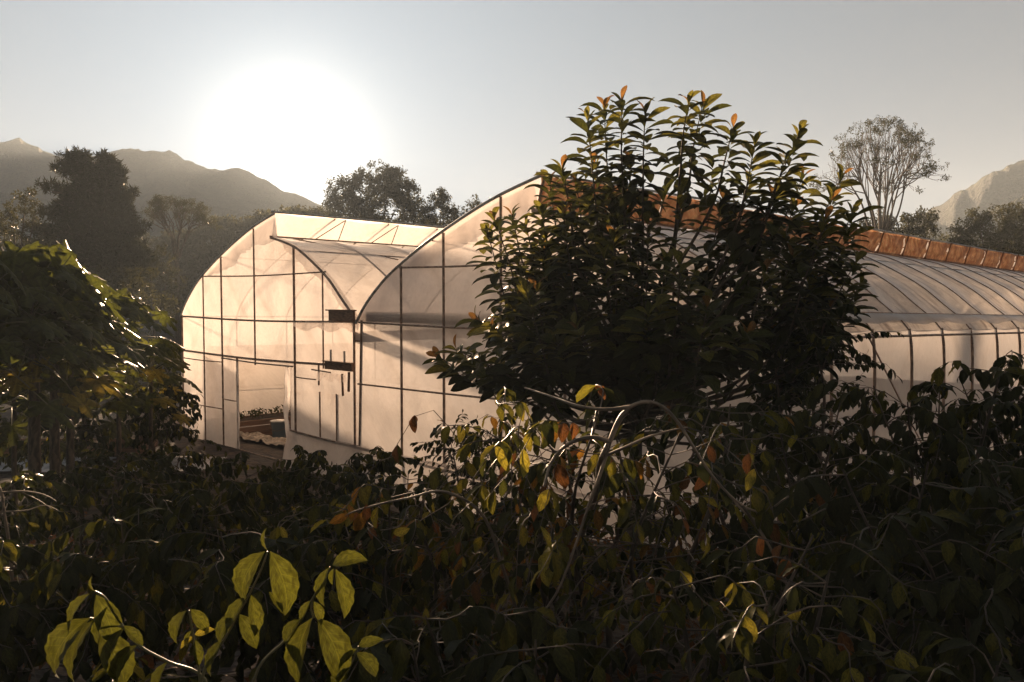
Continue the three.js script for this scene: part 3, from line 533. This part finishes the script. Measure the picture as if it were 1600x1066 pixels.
{ // the shoots that catch the sun in the bottom left
  const D = 2.15, q = (x, y, d = D) => at(x, y, d);
  const shoots = [
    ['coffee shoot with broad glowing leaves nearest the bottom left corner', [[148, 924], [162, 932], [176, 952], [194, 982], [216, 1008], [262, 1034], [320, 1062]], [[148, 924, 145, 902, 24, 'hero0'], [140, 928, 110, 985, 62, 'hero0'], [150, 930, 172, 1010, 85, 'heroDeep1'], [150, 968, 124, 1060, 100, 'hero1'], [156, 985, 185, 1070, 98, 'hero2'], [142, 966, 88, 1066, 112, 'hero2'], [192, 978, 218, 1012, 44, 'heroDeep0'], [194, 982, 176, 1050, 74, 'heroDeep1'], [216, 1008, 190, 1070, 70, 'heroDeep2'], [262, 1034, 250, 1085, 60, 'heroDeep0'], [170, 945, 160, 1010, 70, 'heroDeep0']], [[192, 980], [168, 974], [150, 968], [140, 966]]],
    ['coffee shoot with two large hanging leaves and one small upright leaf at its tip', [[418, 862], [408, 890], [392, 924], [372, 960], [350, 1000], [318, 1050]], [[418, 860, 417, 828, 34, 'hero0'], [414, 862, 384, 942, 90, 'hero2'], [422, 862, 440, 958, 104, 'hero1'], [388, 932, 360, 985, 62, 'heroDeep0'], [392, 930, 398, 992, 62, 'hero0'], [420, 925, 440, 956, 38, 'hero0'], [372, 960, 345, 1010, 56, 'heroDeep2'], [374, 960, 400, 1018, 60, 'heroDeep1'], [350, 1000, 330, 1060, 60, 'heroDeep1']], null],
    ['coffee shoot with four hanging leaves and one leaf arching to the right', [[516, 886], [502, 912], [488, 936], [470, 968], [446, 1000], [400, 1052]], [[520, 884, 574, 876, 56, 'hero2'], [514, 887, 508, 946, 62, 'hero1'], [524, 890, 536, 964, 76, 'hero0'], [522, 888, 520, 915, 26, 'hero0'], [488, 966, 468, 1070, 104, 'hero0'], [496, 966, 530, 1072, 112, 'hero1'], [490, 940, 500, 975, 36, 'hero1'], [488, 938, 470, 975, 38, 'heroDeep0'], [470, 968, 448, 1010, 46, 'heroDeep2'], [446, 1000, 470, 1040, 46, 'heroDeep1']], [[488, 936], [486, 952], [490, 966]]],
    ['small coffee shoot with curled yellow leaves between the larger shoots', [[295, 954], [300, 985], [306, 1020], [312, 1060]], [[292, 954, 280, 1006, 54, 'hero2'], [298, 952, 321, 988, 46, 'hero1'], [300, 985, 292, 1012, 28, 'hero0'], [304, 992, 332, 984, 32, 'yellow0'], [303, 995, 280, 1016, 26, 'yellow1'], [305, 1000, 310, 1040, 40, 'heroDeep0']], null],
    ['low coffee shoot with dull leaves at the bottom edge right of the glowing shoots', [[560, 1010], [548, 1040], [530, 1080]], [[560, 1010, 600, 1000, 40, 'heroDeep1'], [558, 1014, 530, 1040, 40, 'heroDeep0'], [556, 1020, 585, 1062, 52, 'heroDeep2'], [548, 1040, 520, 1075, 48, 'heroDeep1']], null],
  ];
  for (const [label, stem, leaves, spur] of shoots) {
    const foot = floorAt(q(...stem.at(-1)).x - 0.02, -D - 0.02), root = thing('coffee_shoot', label, 'shoot', foot), r = rng(stem[0][0]);
    part('stem', tube(local(root, [...stem.map(([x, y]) => q(x, y)), foot.clone().lerp(q(...stem.at(-1)), 0.5), foot]), 0.0022, 0.0045, 6, 40), M.greenStem, root);
    if (spur) part('side_stem', tube(local(root, spur.map(([x, y]) => q(x, y))), 0.0026, 0.0024, 6, 12), M.greenStem, root);
    for (const [x0, y0, x1, y1, len, k] of leaves) {
      const a = q(x0, y0), chord = V(x1 - x0, y0 - y1, (r() - 0.5) * 0.3 * len).normalize(), out = x1 < x0 ? -1 : 1;
      const n = V(out * 0.62 * Math.abs(chord.y), 0.62 * Math.abs(chord.x) + 0.1, 0.78 + 0.3 * (r() - 0.5)); n.addScaledVector(chord, -n.dot(chord)).normalize();
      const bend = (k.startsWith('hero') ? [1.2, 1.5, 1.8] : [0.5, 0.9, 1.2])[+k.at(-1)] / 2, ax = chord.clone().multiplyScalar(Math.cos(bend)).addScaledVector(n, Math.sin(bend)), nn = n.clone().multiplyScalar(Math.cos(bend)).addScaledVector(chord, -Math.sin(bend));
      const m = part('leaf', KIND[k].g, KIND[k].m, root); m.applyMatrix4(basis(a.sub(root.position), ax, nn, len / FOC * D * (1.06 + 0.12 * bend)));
    }
  }
}

{ // broad-leaved tree before the second bay
  const D = 8.5, base = floorAt(1.22, -D), root = thing('broadleaf_tree', 'tall dark broad-leaved tree with upright leafy shoots before the greenhouse', 'tree', base), r = rng(404), lv = new Leaves();
  const crown = base.clone().add(V(0, 1.3, 0));
  part('trunk', tube(local(root, [base.clone().add(V(0, -0.1, 0)), base.clone().add(V(-0.02, 0.6, 0.03)), crown, crown.clone().add(V(0.05, 0.8, -0.05))]), 0.085, 0.05, 9, 16), M.bark, root);
  const tips = [[918, 172], [944, 150], [972, 143], [1008, 160], [1076, 146], [1098, 152], [1146, 186], [1180, 208], [1250, 193], [1228, 232], [1256, 262], [878, 250], [858, 268], [900, 270], [772, 328], [800, 322], [822, 338], [762, 350], [846, 318], [1316, 262], [1300, 300], [1334, 318], [1328, 352], [1340, 392], [1290, 330], [1345, 430], [1322, 452], [686, 546], [712, 534], [745, 486], [770, 500], [800, 470], [742, 540], [822, 440], [810, 400], [836, 380], [985, 235], [930, 240], [1170, 270], [1210, 290], [1064, 290], [1000, 300], [930, 300], [1130, 300], [1240, 310], [880, 320], [1270, 360], [1310, 400], [790, 560], [850, 520], [1290, 450], [900, 500], [960, 470]];
  const shoots = tips.map(([x, y], i) => [x, y, D + (r() - 0.5) * (y < 260 ? 1.2 : 2.0)]);
  for (let i = 0; i < 46; i++) { // the inner crown
    const a = r() * 6.283, q = Math.sqrt(r()), x = 1050 + Math.cos(a) * 255 * q, y = 440 + Math.sin(a) * 130 * q;
    shoots.push([x, y, D + (r() - 0.5) * 3.0 * Math.sqrt(1 - q * q * 0.8)]);
  }
  const limbs = [];
  shoots.forEach(([x, y, d], i) => {
    const tip = at(x, y + 12, d), len = 0.75 + 0.55 * r(), out = V(tip.x - crown.x, 0, tip.z - crown.z), low = y > 470;
    const lean = out.clone().multiplyScalar(low ? 0.45 : 0.16 + 0.1 * r()), back = tip.clone().sub(lean.clone().multiplyScalar(len)).add(V(0, -len * (low ? 0.45 : 0.95), 0));
    const start = crown.clone().add(V(0, clamp((back.y - crown.y) * 0.35, -0.3, 1.0), 0)), mid = start.clone().lerp(back, 0.55).add(V(0, -0.12, 0)).add(jitter(r, 0.2));
    limbs.push([start, mid, back, back.clone().lerp(tip, 0.5).add(jitter(r, 0.05)), tip, i]);
    const c = new THREE.CatmullRomCurve3([back, back.clone().lerp(tip, 0.5).add(V(lean.x * 0.12, -0.02, lean.z * 0.12)), tip]);
    const n = Math.round(24 + 16 * len), top = y < 300 || i < 52;
    for (let k = 0; k < n; k++) {
      const f = Math.pow((k + 0.5) / n, 0.85), p = c.getPoint(f), tg = c.getTangent(f), a = k * 2.4 + i, side = V(Math.cos(a), 0, Math.sin(a));
      const rise = lerp(-0.25, 1.0, Math.pow(f, 1.6)) + (r() - 0.5) * 0.3, ax = side.multiplyScalar(1).addScaledVector(tg, rise + (f > 0.93 ? 1.6 : 0));
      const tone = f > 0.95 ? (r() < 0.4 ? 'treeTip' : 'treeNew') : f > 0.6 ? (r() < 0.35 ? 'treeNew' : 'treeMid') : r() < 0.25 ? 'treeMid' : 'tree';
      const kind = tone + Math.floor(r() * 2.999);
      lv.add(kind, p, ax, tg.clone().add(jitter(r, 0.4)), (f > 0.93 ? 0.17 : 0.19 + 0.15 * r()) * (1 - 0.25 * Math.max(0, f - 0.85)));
    }
  });
  limbs.sort((a, b) => a[5] - b[5]);
  for (const l of limbs.slice(0, 53)) part('shoot', tube(local(root, l.slice(0, 5)), 0.022, 0.004, 6, 16), M.bark, root);
  part('branches', limbs.slice(53).map((l) => tube(local(root, l.slice(0, 5)), 0.02, 0.005, 5, 10)), M.bark, root, 'stuff');
  lv.finish(root, 300);
}

// papaya plants at the left: straight trunk, long stalks, deeply lobed leaves
const lobed = [0, 1, 2].map((v) => {
  const P = [0, 0, 0], U = [0.5, 0.1], I = [], r = rng(900 + v), lobes = 7, ring = [];
  for (let k = 0; k < lobes; k++) {
    const a = lerp(-2.45, 2.45, k / (lobes - 1)), len = (1 - 0.32 * Math.pow(Math.abs(a) / 2.45, 1.5)) * (0.92 + 0.16 * r());
    for (const [da, f] of [[-0.38, 0.50], [-0.30, 0.74], [-0.22, 0.70], [-0.13, 0.92], [0, 1], [0.14, 0.90], [0.23, 0.71], [0.31, 0.72], [0.39, 0.48]]) ring.push([a + da, len * f, Math.abs(da)]);
  }
  const put = (a, l, e) => { const x = Math.sin(a) * l, y = Math.cos(a) * l; P.push(x, y, -0.34 * l * l + (0.10 - e * 0.5) * l + 0.03 * Math.sin(a * 9 + l * 7)); U.push(0.5 + x * 0.5, 0.1 + l * 0.9); };
  for (const [a, l, e] of ring) put(a, l * 0.5, e); for (const [a, l, e] of ring) put(a, l, e);
  const n = ring.length;
  for (let i = 0; i < n - 1; i++) { I.push(0, 1 + i + 1, 1 + i, 1 + i, 2 + i, 1 + n + i, 2 + i, 2 + n + i, 1 + n + i); }
  const g = buffer(P, null, U, I); g.scale(0.5, 0.5, 0.5); return g;
});
for (const k of ['papaya', 'papayaLit', 'papayaOld']) lobed.forEach((g, i) => { KIND[k + 'Lobed' + i] = { g, m: LM[k] }; });
function papaya(label, x, D, topY, seed, n, reach, size, thick = 0.1, group = 'papaya plants') {
  const foot = at(x, 700, D), base = floorAt(foot.x, -D), top = at(x, topY, D), root = thing('papaya_plant', label, 'papaya plant', base, group), r = rng(seed), lv = new Leaves();
  const H = top.y - base.y;
  part('trunk', tube([V(0, -0.1, 0), V(0.02, H * 0.4, 0.01), V(0.03, H * 0.8, -0.02), V(0, H, 0)], thick, thick * 0.5, 10, 18), M.bark, root);
  for (let i = 0; i < n; i++) {
    const a = i * 2.39996 + r() * 0.4, f = i / n, el = lerp(-0.55, 1.15, Math.pow(f, 0.8)) + (r() - 0.5) * 0.25, len = reach * (0.7 + 0.45 * r()) * (1 - 0.25 * f);
    const st = V(0, H * (0.80 + 0.2 * f), 0), d = V(Math.cos(a) * Math.cos(el), Math.sin(el), Math.sin(a) * Math.cos(el));
    const end = st.clone().addScaledVector(d, len).add(V(0, -0.10 * len, 0));
    part('leaf_stalk', tube([st, st.clone().lerp(end, 0.5).add(V(0, 0.09 * len, 0)), end], 0.013, 0.007, 5, 8), M.greenStem, root);
    const ax = V(d.x, -0.25 - 0.5 * r(), d.z), tone = f < 0.1 && r() < 0.5 ? 'papayaOld' : r() < 0.28 ? 'papayaLit' : 'papaya';
    const m = part('leaf', lobed[i % 3], LM[tone], root); m.applyMatrix4(basis(end, ax, V(d.x * 0.5, 1, d.z * 0.5).add(jitter(r, 0.7)), size * (0.75 + 0.45 * r())));
  }
}
papaya('papaya plant with the thickest trunk at the left edge', 52, 12.4, 470, 71, 34, 1.0, 0.85);
papaya('papaya plant with a slim trunk right of the thickest papaya trunk', 84, 13.0, 455, 72, 34, 1.05, 0.85, 0.085);
papaya('papaya plant nearest the greenhouse with leaves touching its left corner', 108, 13.6, 500, 73, 30, 1.0, 0.8, 0.07);
papaya('papaya plant leaning into the left edge with its trunk out of the picture', -38, 11.6, 480, 74, 32, 1.0, 0.85, 0.05);
papaya('short papaya plant between the trunks and the greenhouse corner', 185, 16.0, 505, 75, 28, 1.0, 0.85, 0.05);
papaya('low young papaya plant in the shade below the others', 20, 14.5, 600, 76, 24, 0.9, 0.8, 0.05);
papaya('young papaya plant low beside the greenhouse left wall', 235, 18.5, 570, 77, 22, 0.9, 0.8, 0.05);
papaya('young papaya plant in the shade behind the slim trunks', 130, 17.0, 585, 78, 24, 0.95, 0.85, 0.05);

for (const [label, x, D, h, rad, sd2] of [['dark bush behind the papaya trunks at the left edge', -11.4, 17.6, 2.0, 1.5, 81], ['dark bush between the papaya trunks and the brown cloth heap', -8.6, 16.6, 1.9, 1.4, 82], ['dark bush close to the greenhouse left corner below the papaya leaves', -8.0, 19.5, 1.8, 1.3, 83], ['dark bush behind the low board edged bed', -11.8, 22.5, 2.6, 1.7, 84], ['dark bush behind the brown cloth heap', -10.4, 26.0, 2.4, 1.6, 85]])
  shrub('understory_bush', label, x, D, h, rad, sd2, { leaf: 0.2, own: 30, category: 'bush', group: 'bushes behind the papaya plants', ownTwigs: 6, lat: 10, droop: 0.5 });
// ------------------------------------------------------------------ yard left of the greenhouse
const paleSheet = new THREE.MeshStandardMaterial({ color: rgb(0.34, 0.37, 0.42), roughness: 0.45, map: noiseTex, side: THREE.DoubleSide });
const dust = new THREE.MeshStandardMaterial({ color: rgb(0.36, 0.29, 0.24), roughness: 0.9, map: soilTex, bumpMap: soilBump, bumpScale: 0.03 });
structure('path', sheet(40, 10, (u, v) => { const x = lerp(-22, -8.8, u), d = lerp(20.2, 23.4, v) + 0.3 * noise(u * 5, v); return V(x, ground(x, d) + 0.05 + 0.01 * noise(u * 20, v * 9), -d); }, (u, v, p) => [p.x * 0.5, p.z * 0.5]), dust);
{
  const t = thing('ground_sheet', 'pale blue-grey plastic sheet spread on the ground behind the papaya trunks', 'plastic sheet', floorAt(-10.5, -18.2));
  part('fabric', sheet(50, 14, (u, v) => V((u - 0.5) * 8.5, 0.05 + 0.05 * noise(u * 9, v * 4, 2) + 0.02 * noise(u * 30, v * 11), (0.5 - v) * 1.7 + 0.2 * noise(u * 5, 3))), paleSheet, t);
  const p = thing('tarp_pile', 'heap under a brown cloth at the left foot of the greenhouse', 'heap', floorAt(-9.9, -23.6));
  part('cloth', sheet(34, 18, (u, v) => { const e = Math.sin(Math.PI * u) * Math.sin(Math.PI * v); return V((u - 0.5) * 3.0, 0.62 * Math.pow(e, 0.6) + 0.12 * noise(u * 6, v * 5, 4) * e + 0.04 * noise(u * 16, v * 12) * e, (0.5 - v) * 1.5); }), plasticTan, p);
  const b = thing('yard_bed', 'low dark board edged bed behind the papaya trunks', 'planting bed', floorAt(-10.6, -19.9));
  for (let k = 0; k < 2; k++) part('plank', box(4.4, 0.19, 0.04, 0, 0.1 + k * 0.2, 0.6), M.board, b);
  for (const s of [-1, 1]) part('plank', box(0.04, 0.38, 1.16, s * 2.18, 0.2, 0), M.board, b);
  part('soil', sheet(20, 8, (u, v) => V((u - 0.5) * 4.3, 0.36 + 0.06 * noise(u * 8, v * 4), (0.5 - v) * 1.16)), M.soil, b);
}

// ------------------------------------------------------------------ trees behind
function clumpGeo(n, size, spread, seed, slim = 0.5) {
  const P = [], U = [], I = [], r = rng(seed);
  for (let i = 0; i < n; i++) {
    const c = V(r() - 0.5, r() - 0.5, r() - 0.5).multiplyScalar(spread * 2), a = V(r() - 0.5, r() - 0.4, r() - 0.5).normalize(), b = a.clone().cross(V(r() - 0.5, r() - 0.5, r() - 0.5)).normalize(), s = size * (0.6 + 0.8 * r()), o = P.length / 3;
    const f = a.clone().cross(b).multiplyScalar(0.12 * s);
    for (const [l, w, h] of [[0, 0, 0], [0.5, slim / 2, 1], [1, 0, -0.5], [0.5, -slim / 2, 1]]) { const p = c.clone().addScaledVector(a, l * s).addScaledVector(b, w * s).addScaledVector(f, h); P.push(p.x, p.y, p.z); U.push(w / slim + 0.5, l); }
    I.push(o, o + 1, o + 2, o, o + 2, o + 3);
  }
  const g = buffer(P, null, U, I); return g;
}
const clumps = [clumpGeo(26, 0.22, 0.26, 1), clumpGeo(26, 0.22, 0.28, 2), clumpGeo(22, 0.26, 0.3, 3)];
const feather = clumpGeo(34, 0.16, 0.24, 5, 0.4), needles = clumpGeo(40, 0.34, 0.10, 7, 0.07);
function instanced(name, geo, mat, mats, parent) {
  const im = new THREE.InstancedMesh(geo, mat, mats.length); mats.forEach((m, i) => im.setMatrixAt(i, m));
  im.name = name; im.userData.kind = 'stuff'; im.castShadow = im.receiveShadow = true; parent.add(im); return im;
}
const turned = (r, p, s, sy = s) => new THREE.Matrix4().compose(p, new THREE.Quaternion().setFromEuler(new THREE.Euler(r() * 6.28, r() * 6.28, r() * 6.28)), V(s, sy, s));
// lobes: [picture x, y, radius in pixels, depth offset]
function leafyTree(name, label, D, trunkX, lobes, scale, per, seed, mat = LM.far, group) {
  const b = at(trunkX, 468, D), base = floorAt(b.x, -D), root = thing(name, label, 'tree', base, group), r = rng(seed), limbs = [], sets = [[], [], []];
  let sum = V(0, 0, 0); const L2 = lobes.map(([x, y, rp, dz = 0]) => { const p = at(x, y, D + dz).sub(base); sum.add(p); return [p, rp / FOC * D]; });
  sum.multiplyScalar(1 / lobes.length); const fork = V(sum.x * 0.4, Math.max(0.8, sum.y * 0.5), sum.z * 0.4);
  part('trunk', tube([V(0, -0.3, 0), V(fork.x * 0.4, fork.y * 0.5, 0), fork], 0.02 * sum.y + 0.05, 0.012 * sum.y + 0.03, 8, 10), M.bark, root);
  for (const [p, q] of L2) {
    limbs.push(tube([fork, fork.clone().lerp(p, 0.55).add(jitter(r, q * 0.4)), p], 0.008 * sum.y + 0.02, 0.015, 5, 8));
    const n = Math.round(per * q * q / (scale * scale));
    for (let i = 0; i < n; i++) {
      const d = V(r() - 0.5, r() - 0.5, r() - 0.5).normalize(), k = Math.pow(r(), 0.38);
      const lump = 0.80 + 0.5 * noise(d.x * 2.2 + p.x, d.y * 2.2 + p.y, d.z * 2.2 + seed);
      const c = p.clone().addScaledVector(d, q * k * lump);
      sets[i % 3].push(turned(r, c, scale * (0.7 + 0.6 * r())));
      if (i % 9 === 0) limbs.push(tube([p, p.clone().lerp(c, 0.5).add(jitter(r, q * 0.15)), c], 0.02, 0.006, 4, 4));
    }
  }
  part('branches', limbs, M.bark, root, 'stuff');
  sets.forEach((s, i) => s.length && instanced('crown', clumps[i], mat, s, root));
}
leafyTree('round_tree', 'large round-crowned tree behind the first bay just right of the sun', 90, 585, [[545, 300, 34], [598, 290, 42], [632, 300, 32], [575, 335, 46], [520, 305, 18], [640, 330, 32], [612, 272, 18], [560, 275, 16], [528, 335, 30]], 1.0, 24, 201, LM.far);
leafyTree('round_tree', 'small tree between the big round crown and the second bay', 84, 695, [[690, 318, 26], [670, 335, 24], [706, 335, 24], [692, 303, 12]], 0.75, 18, 202, LM.far);
leafyTree('round_tree', 'small loose tree touching the roof line of the second bay', 80, 742, [[740, 322, 20], [732, 340, 22], [756, 345, 22]], 0.7, 7, 203, LM.far);
leafyTree('round_tree', 'dark low tree under the umbrella tree behind the brown vent strip', 46, 1425, [[1380, 352, 26], [1420, 352, 26], [1450, 345, 24], [1360, 372, 24], [1440, 375, 34], [1400, 380, 30], [1350, 350, 12]], 0.5, 18, 204);
leafyTree('round_tree', 'dark leafy tree at the right edge above the brown vent strip', 42, 1565, [[1530, 350, 34], [1580, 345, 36], [1505, 370, 24], [1620, 350, 40], [1560, 385, 40], [1600, 390, 40], [1515, 395, 26]], 0.45, 18, 205);
leafyTree('round_tree', 'loose leafy tree at the far left beside the pine', 44, 30, [[40, 308, 22], [20, 335, 26], [55, 335, 24], [-20, 350, 40], [30, 370, 36], [70, 380, 30], [-40, 320, 30]], 0.55, 9, 206);
leafyTree('round_tree', 'dark bushy tree behind the papaya plants left of the greenhouse', 38, 170, [[60, 430, 50], [140, 440, 50], [210, 450, 44], [-20, 420, 50], [250, 480, 36], [100, 500, 50], [190, 520, 46], [20, 500, 50]], 0.55, 8, 207);
leafyTree('round_tree', 'hazy bush between the pine and the greenhouse arch', 52, 240, [[205, 400, 30], [240, 400, 26], [262, 430, 30], [225, 440, 40], [275, 465, 30]], 0.6, 9, 208, LM.far);
{ // far wood that reads as one mass
  const r = rng(55), sets = [[], [], []];
  const line = [[-200, 360], [0, 372], [150, 372], [250, 372], [290, 362], [330, 350], [370, 342], [405, 335], [440, 330], [470, 326], [500, 332], [560, 345], [650, 348], [760, 352], [900, 370], [1100, 380], [1300, 375], [1400, 370], [1500, 372], [1700, 375], [1900, 380]];
  for (let i = 0; i < line.length - 1; i++) for (let k = 0; k < 300; k++) {
    const f = r(), x = lerp(line[i][0], line[i + 1][0], f), top = lerp(line[i][1], line[i + 1][1], f) + 10 * noise(x / 22, 3) + 5 * noise(x / 7, 9), D = 96 + r() * 16, h = Math.pow(r(), 0.55);
    const p = at(x, top, D); p.y = lerp(0.3, p.y, h); sets[k % 3].push(turned(r, p, 1.4 * (0.7 + 0.7 * r())));
  }
  const g = new THREE.Group(); g.name = 'far_wood'; scene.add(g); tag(g, 'hazy belt of trees beyond the greenhouse below the mountains', 'wood', undefined, 'stuff');
  sets.forEach((s, i) => instanced('crowns', clumps[i], LM.far, s, g));
}
{ // pine
  const D = 46, b = at(148, 468, D), base = floorAt(b.x, -D), root = thing('pine_tree', 'tall tufted pine with two tops left of the greenhouse', 'tree', base), r = rng(88), tufts = [], limbs = [];
  for (const [x, y0, w0, low] of [[122, 240, 92, 470], [166, 246, 70, 420]]) {
    const top = at(x, y0, D).sub(base), n = 30;
    part('trunk', tube([V(0, -0.3, 0), V(top.x * 0.5, top.y * 0.4, 0), top], 0.2, 0.03, 8, 14), M.bark, root);
    for (let i = 0; i < n; i++) {
      const f = i / n, y = lerp(y0 + 6, low, f), reach = w0 * (0.13 + 1.05 * Math.pow(f, 0.85)) * (0.6 + 0.6 * r()) / FOC * D;
      for (let k = 0; k < 6; k++) {
        if (r() < 0.15) continue;
        const a = k * 1.047 + i * 0.9 + r(), c = at(x, y, D).sub(base); c.x = lerp(top.x, c.x, 0.9); const len = reach * (0.6 + 0.5 * r()), e = c.clone().add(V(Math.cos(a) * len, len * (0.28 - 0.3 * f), Math.sin(a) * len));
        limbs.push(tube([c, c.clone().lerp(e, 0.6).add(V(0, -0.05 * len, 0)), e], 0.03, 0.012, 4, 4));
        const m = Math.max(3, Math.round(len / 0.2));
        for (let q = 0; q < m; q++) { const t = 0.45 + 0.58 * q / m, p = c.clone().lerp(e, t).add(jitter(r, 0.5)); p.y += 0.12; tufts.push(turned(r, p, 0.6 + 0.45 * r())); }
      }
    }
  }
  part('branches', limbs, M.bark, root, 'stuff'); instanced('crown', needles, LM.pine, tufts, root);
}
// umbrella trees: fans of thin limbs with a flat broken canopy
function umbrella(label, D, x, yFoot, rad, yTop, seed, nLimb, leafy, bias = 0) {
  const f = at(x, yFoot, D), base = floorAt(f.x, -D), root = thing('umbrella_tree', label, 'tree', base), r = rng(seed), F = f.clone().sub(base), limbs = [], leaves = [], R = rad / FOC * D, Ht = (yFoot - yTop) / FOC * D;
  part('trunk', tube([V(0, -0.3, 0), V(0.1, F.y * 0.5, 0), F], 0.26, 0.17, 8, 10), M.bark, root);
  // limbs fork twice on the way up; leaves sit in flat tiers at the ends
  const dome = (x) => 1 - 0.40 * x * x;
  for (let i = 0; i < nLimb; i++) {
    const a = i * 2.39996, q = Math.sqrt((i + 0.6) / nLimb), tx = Math.cos(a) * q, tz = Math.sin(a) * q;
    const at3 = (fx, fz, fh) => F.clone().add(V(fx * R, fh * Ht, fz * R * 0.8));
    const S = F.clone().add(V(0, -0.25 * r() * F.y * 0.3, 0)), k1 = at3(tx * 0.30, tz * 0.30, 0.26 + 0.1 * r()).add(jitter(r, 0.3)), k2 = at3(tx * 0.52, tz * 0.52, 0.46 + 0.1 * r()).add(jitter(r, 0.3));
    part('limb', tube([S, S.clone().lerp(k1, 0.5).add(jitter(r, 0.2)), k1, k2], 0.075, 0.032, 5, 14), M.bark, root);
    for (let j = 0; j < 5; j++) {
      const from = j % 2 ? k1.clone().lerp(k2, 0.3 + 0.6 * r()) : k2, sx = tx * 0.78 + (r() - 0.5) * 0.5, sz = tz * 0.78 + (r() - 0.5) * 0.5, k3 = at3(sx, sz, dome(Math.hypot(sx, sz)) * (0.70 + 0.1 * r()));
      limbs.push(tube([from, from.clone().lerp(k3, 0.5).add(jitter(r, 0.35)), k3], 0.03, 0.017, 4, 8));
      for (let m = 0; m < 5; m++) {
        const ex = sx * 1.12 + (r() - 0.5) * 0.34, ez = sz * 1.12 + (r() - 0.5) * 0.34, e = at3(ex, ez, dome(Math.min(1.1, Math.hypot(ex, ez))) * (0.86 + 0.14 * r()) + bias * ex), b0 = m < 3 ? k3 : from.clone().lerp(k3, 0.4 + 0.5 * r());
        limbs.push(tube([b0, b0.clone().lerp(e, 0.5).add(jitter(r, 0.22)), e], 0.015, 0.006, 3, 6));
        if (r() < leafy) for (let q2 = 0; q2 < 3; q2++) leaves.push(turned(r, e.clone().add(V((r() - 0.5) * 0.8, (r() - 0.4) * 0.14, (r() - 0.5) * 0.8)), 0.45 + 0.35 * r(), 0.4));
      }
    }
  }
  part('branches', limbs, M.bark, root, 'stuff'); instanced('crown', feather, LM.far, leaves, root);
}
umbrella('wide umbrella-shaped tree of thin bare limbs above the brown vent strip', 44, 1375, 392, 95, 186, 61, 13, 0.28);
umbrella('small hazy umbrella-shaped tree between the pine and the greenhouse', 60, 275, 405, 58, 302, 62, 9, 0.4);
{ // fallen leaves and litter under the shrubs
  const r = rng(321), a = [], b = [];
  for (let i = 0; i < 9000; i++) { const D = 1.8 + 12 * Math.pow(r(), 0.7), x = (r() - 0.5) * (3 + D * 1.3), p = V(x, ground(x, D) + 0.03 + 0.12 * r() * r(), -D); (i % 3 ? a : b).push(basis(p, V(r() - 0.5, (r() - 0.4) * 0.5, r() - 0.5), V(r() - 0.5, 1, r() - 0.5), 0.08 + 0.07 * r())); }
  const g = new THREE.Group(); g.name = 'leaf_litter'; scene.add(g); tag(g, 'fallen leaves on the ground under the shrubs', 'leaf litter', undefined, 'stuff');
  instanced('leaves', coffeeShape[1], LM.brown, a, g); instanced('leaves', coffeeShape[2], LM.dark, b, g);
}
renderer.render(scene, camera);
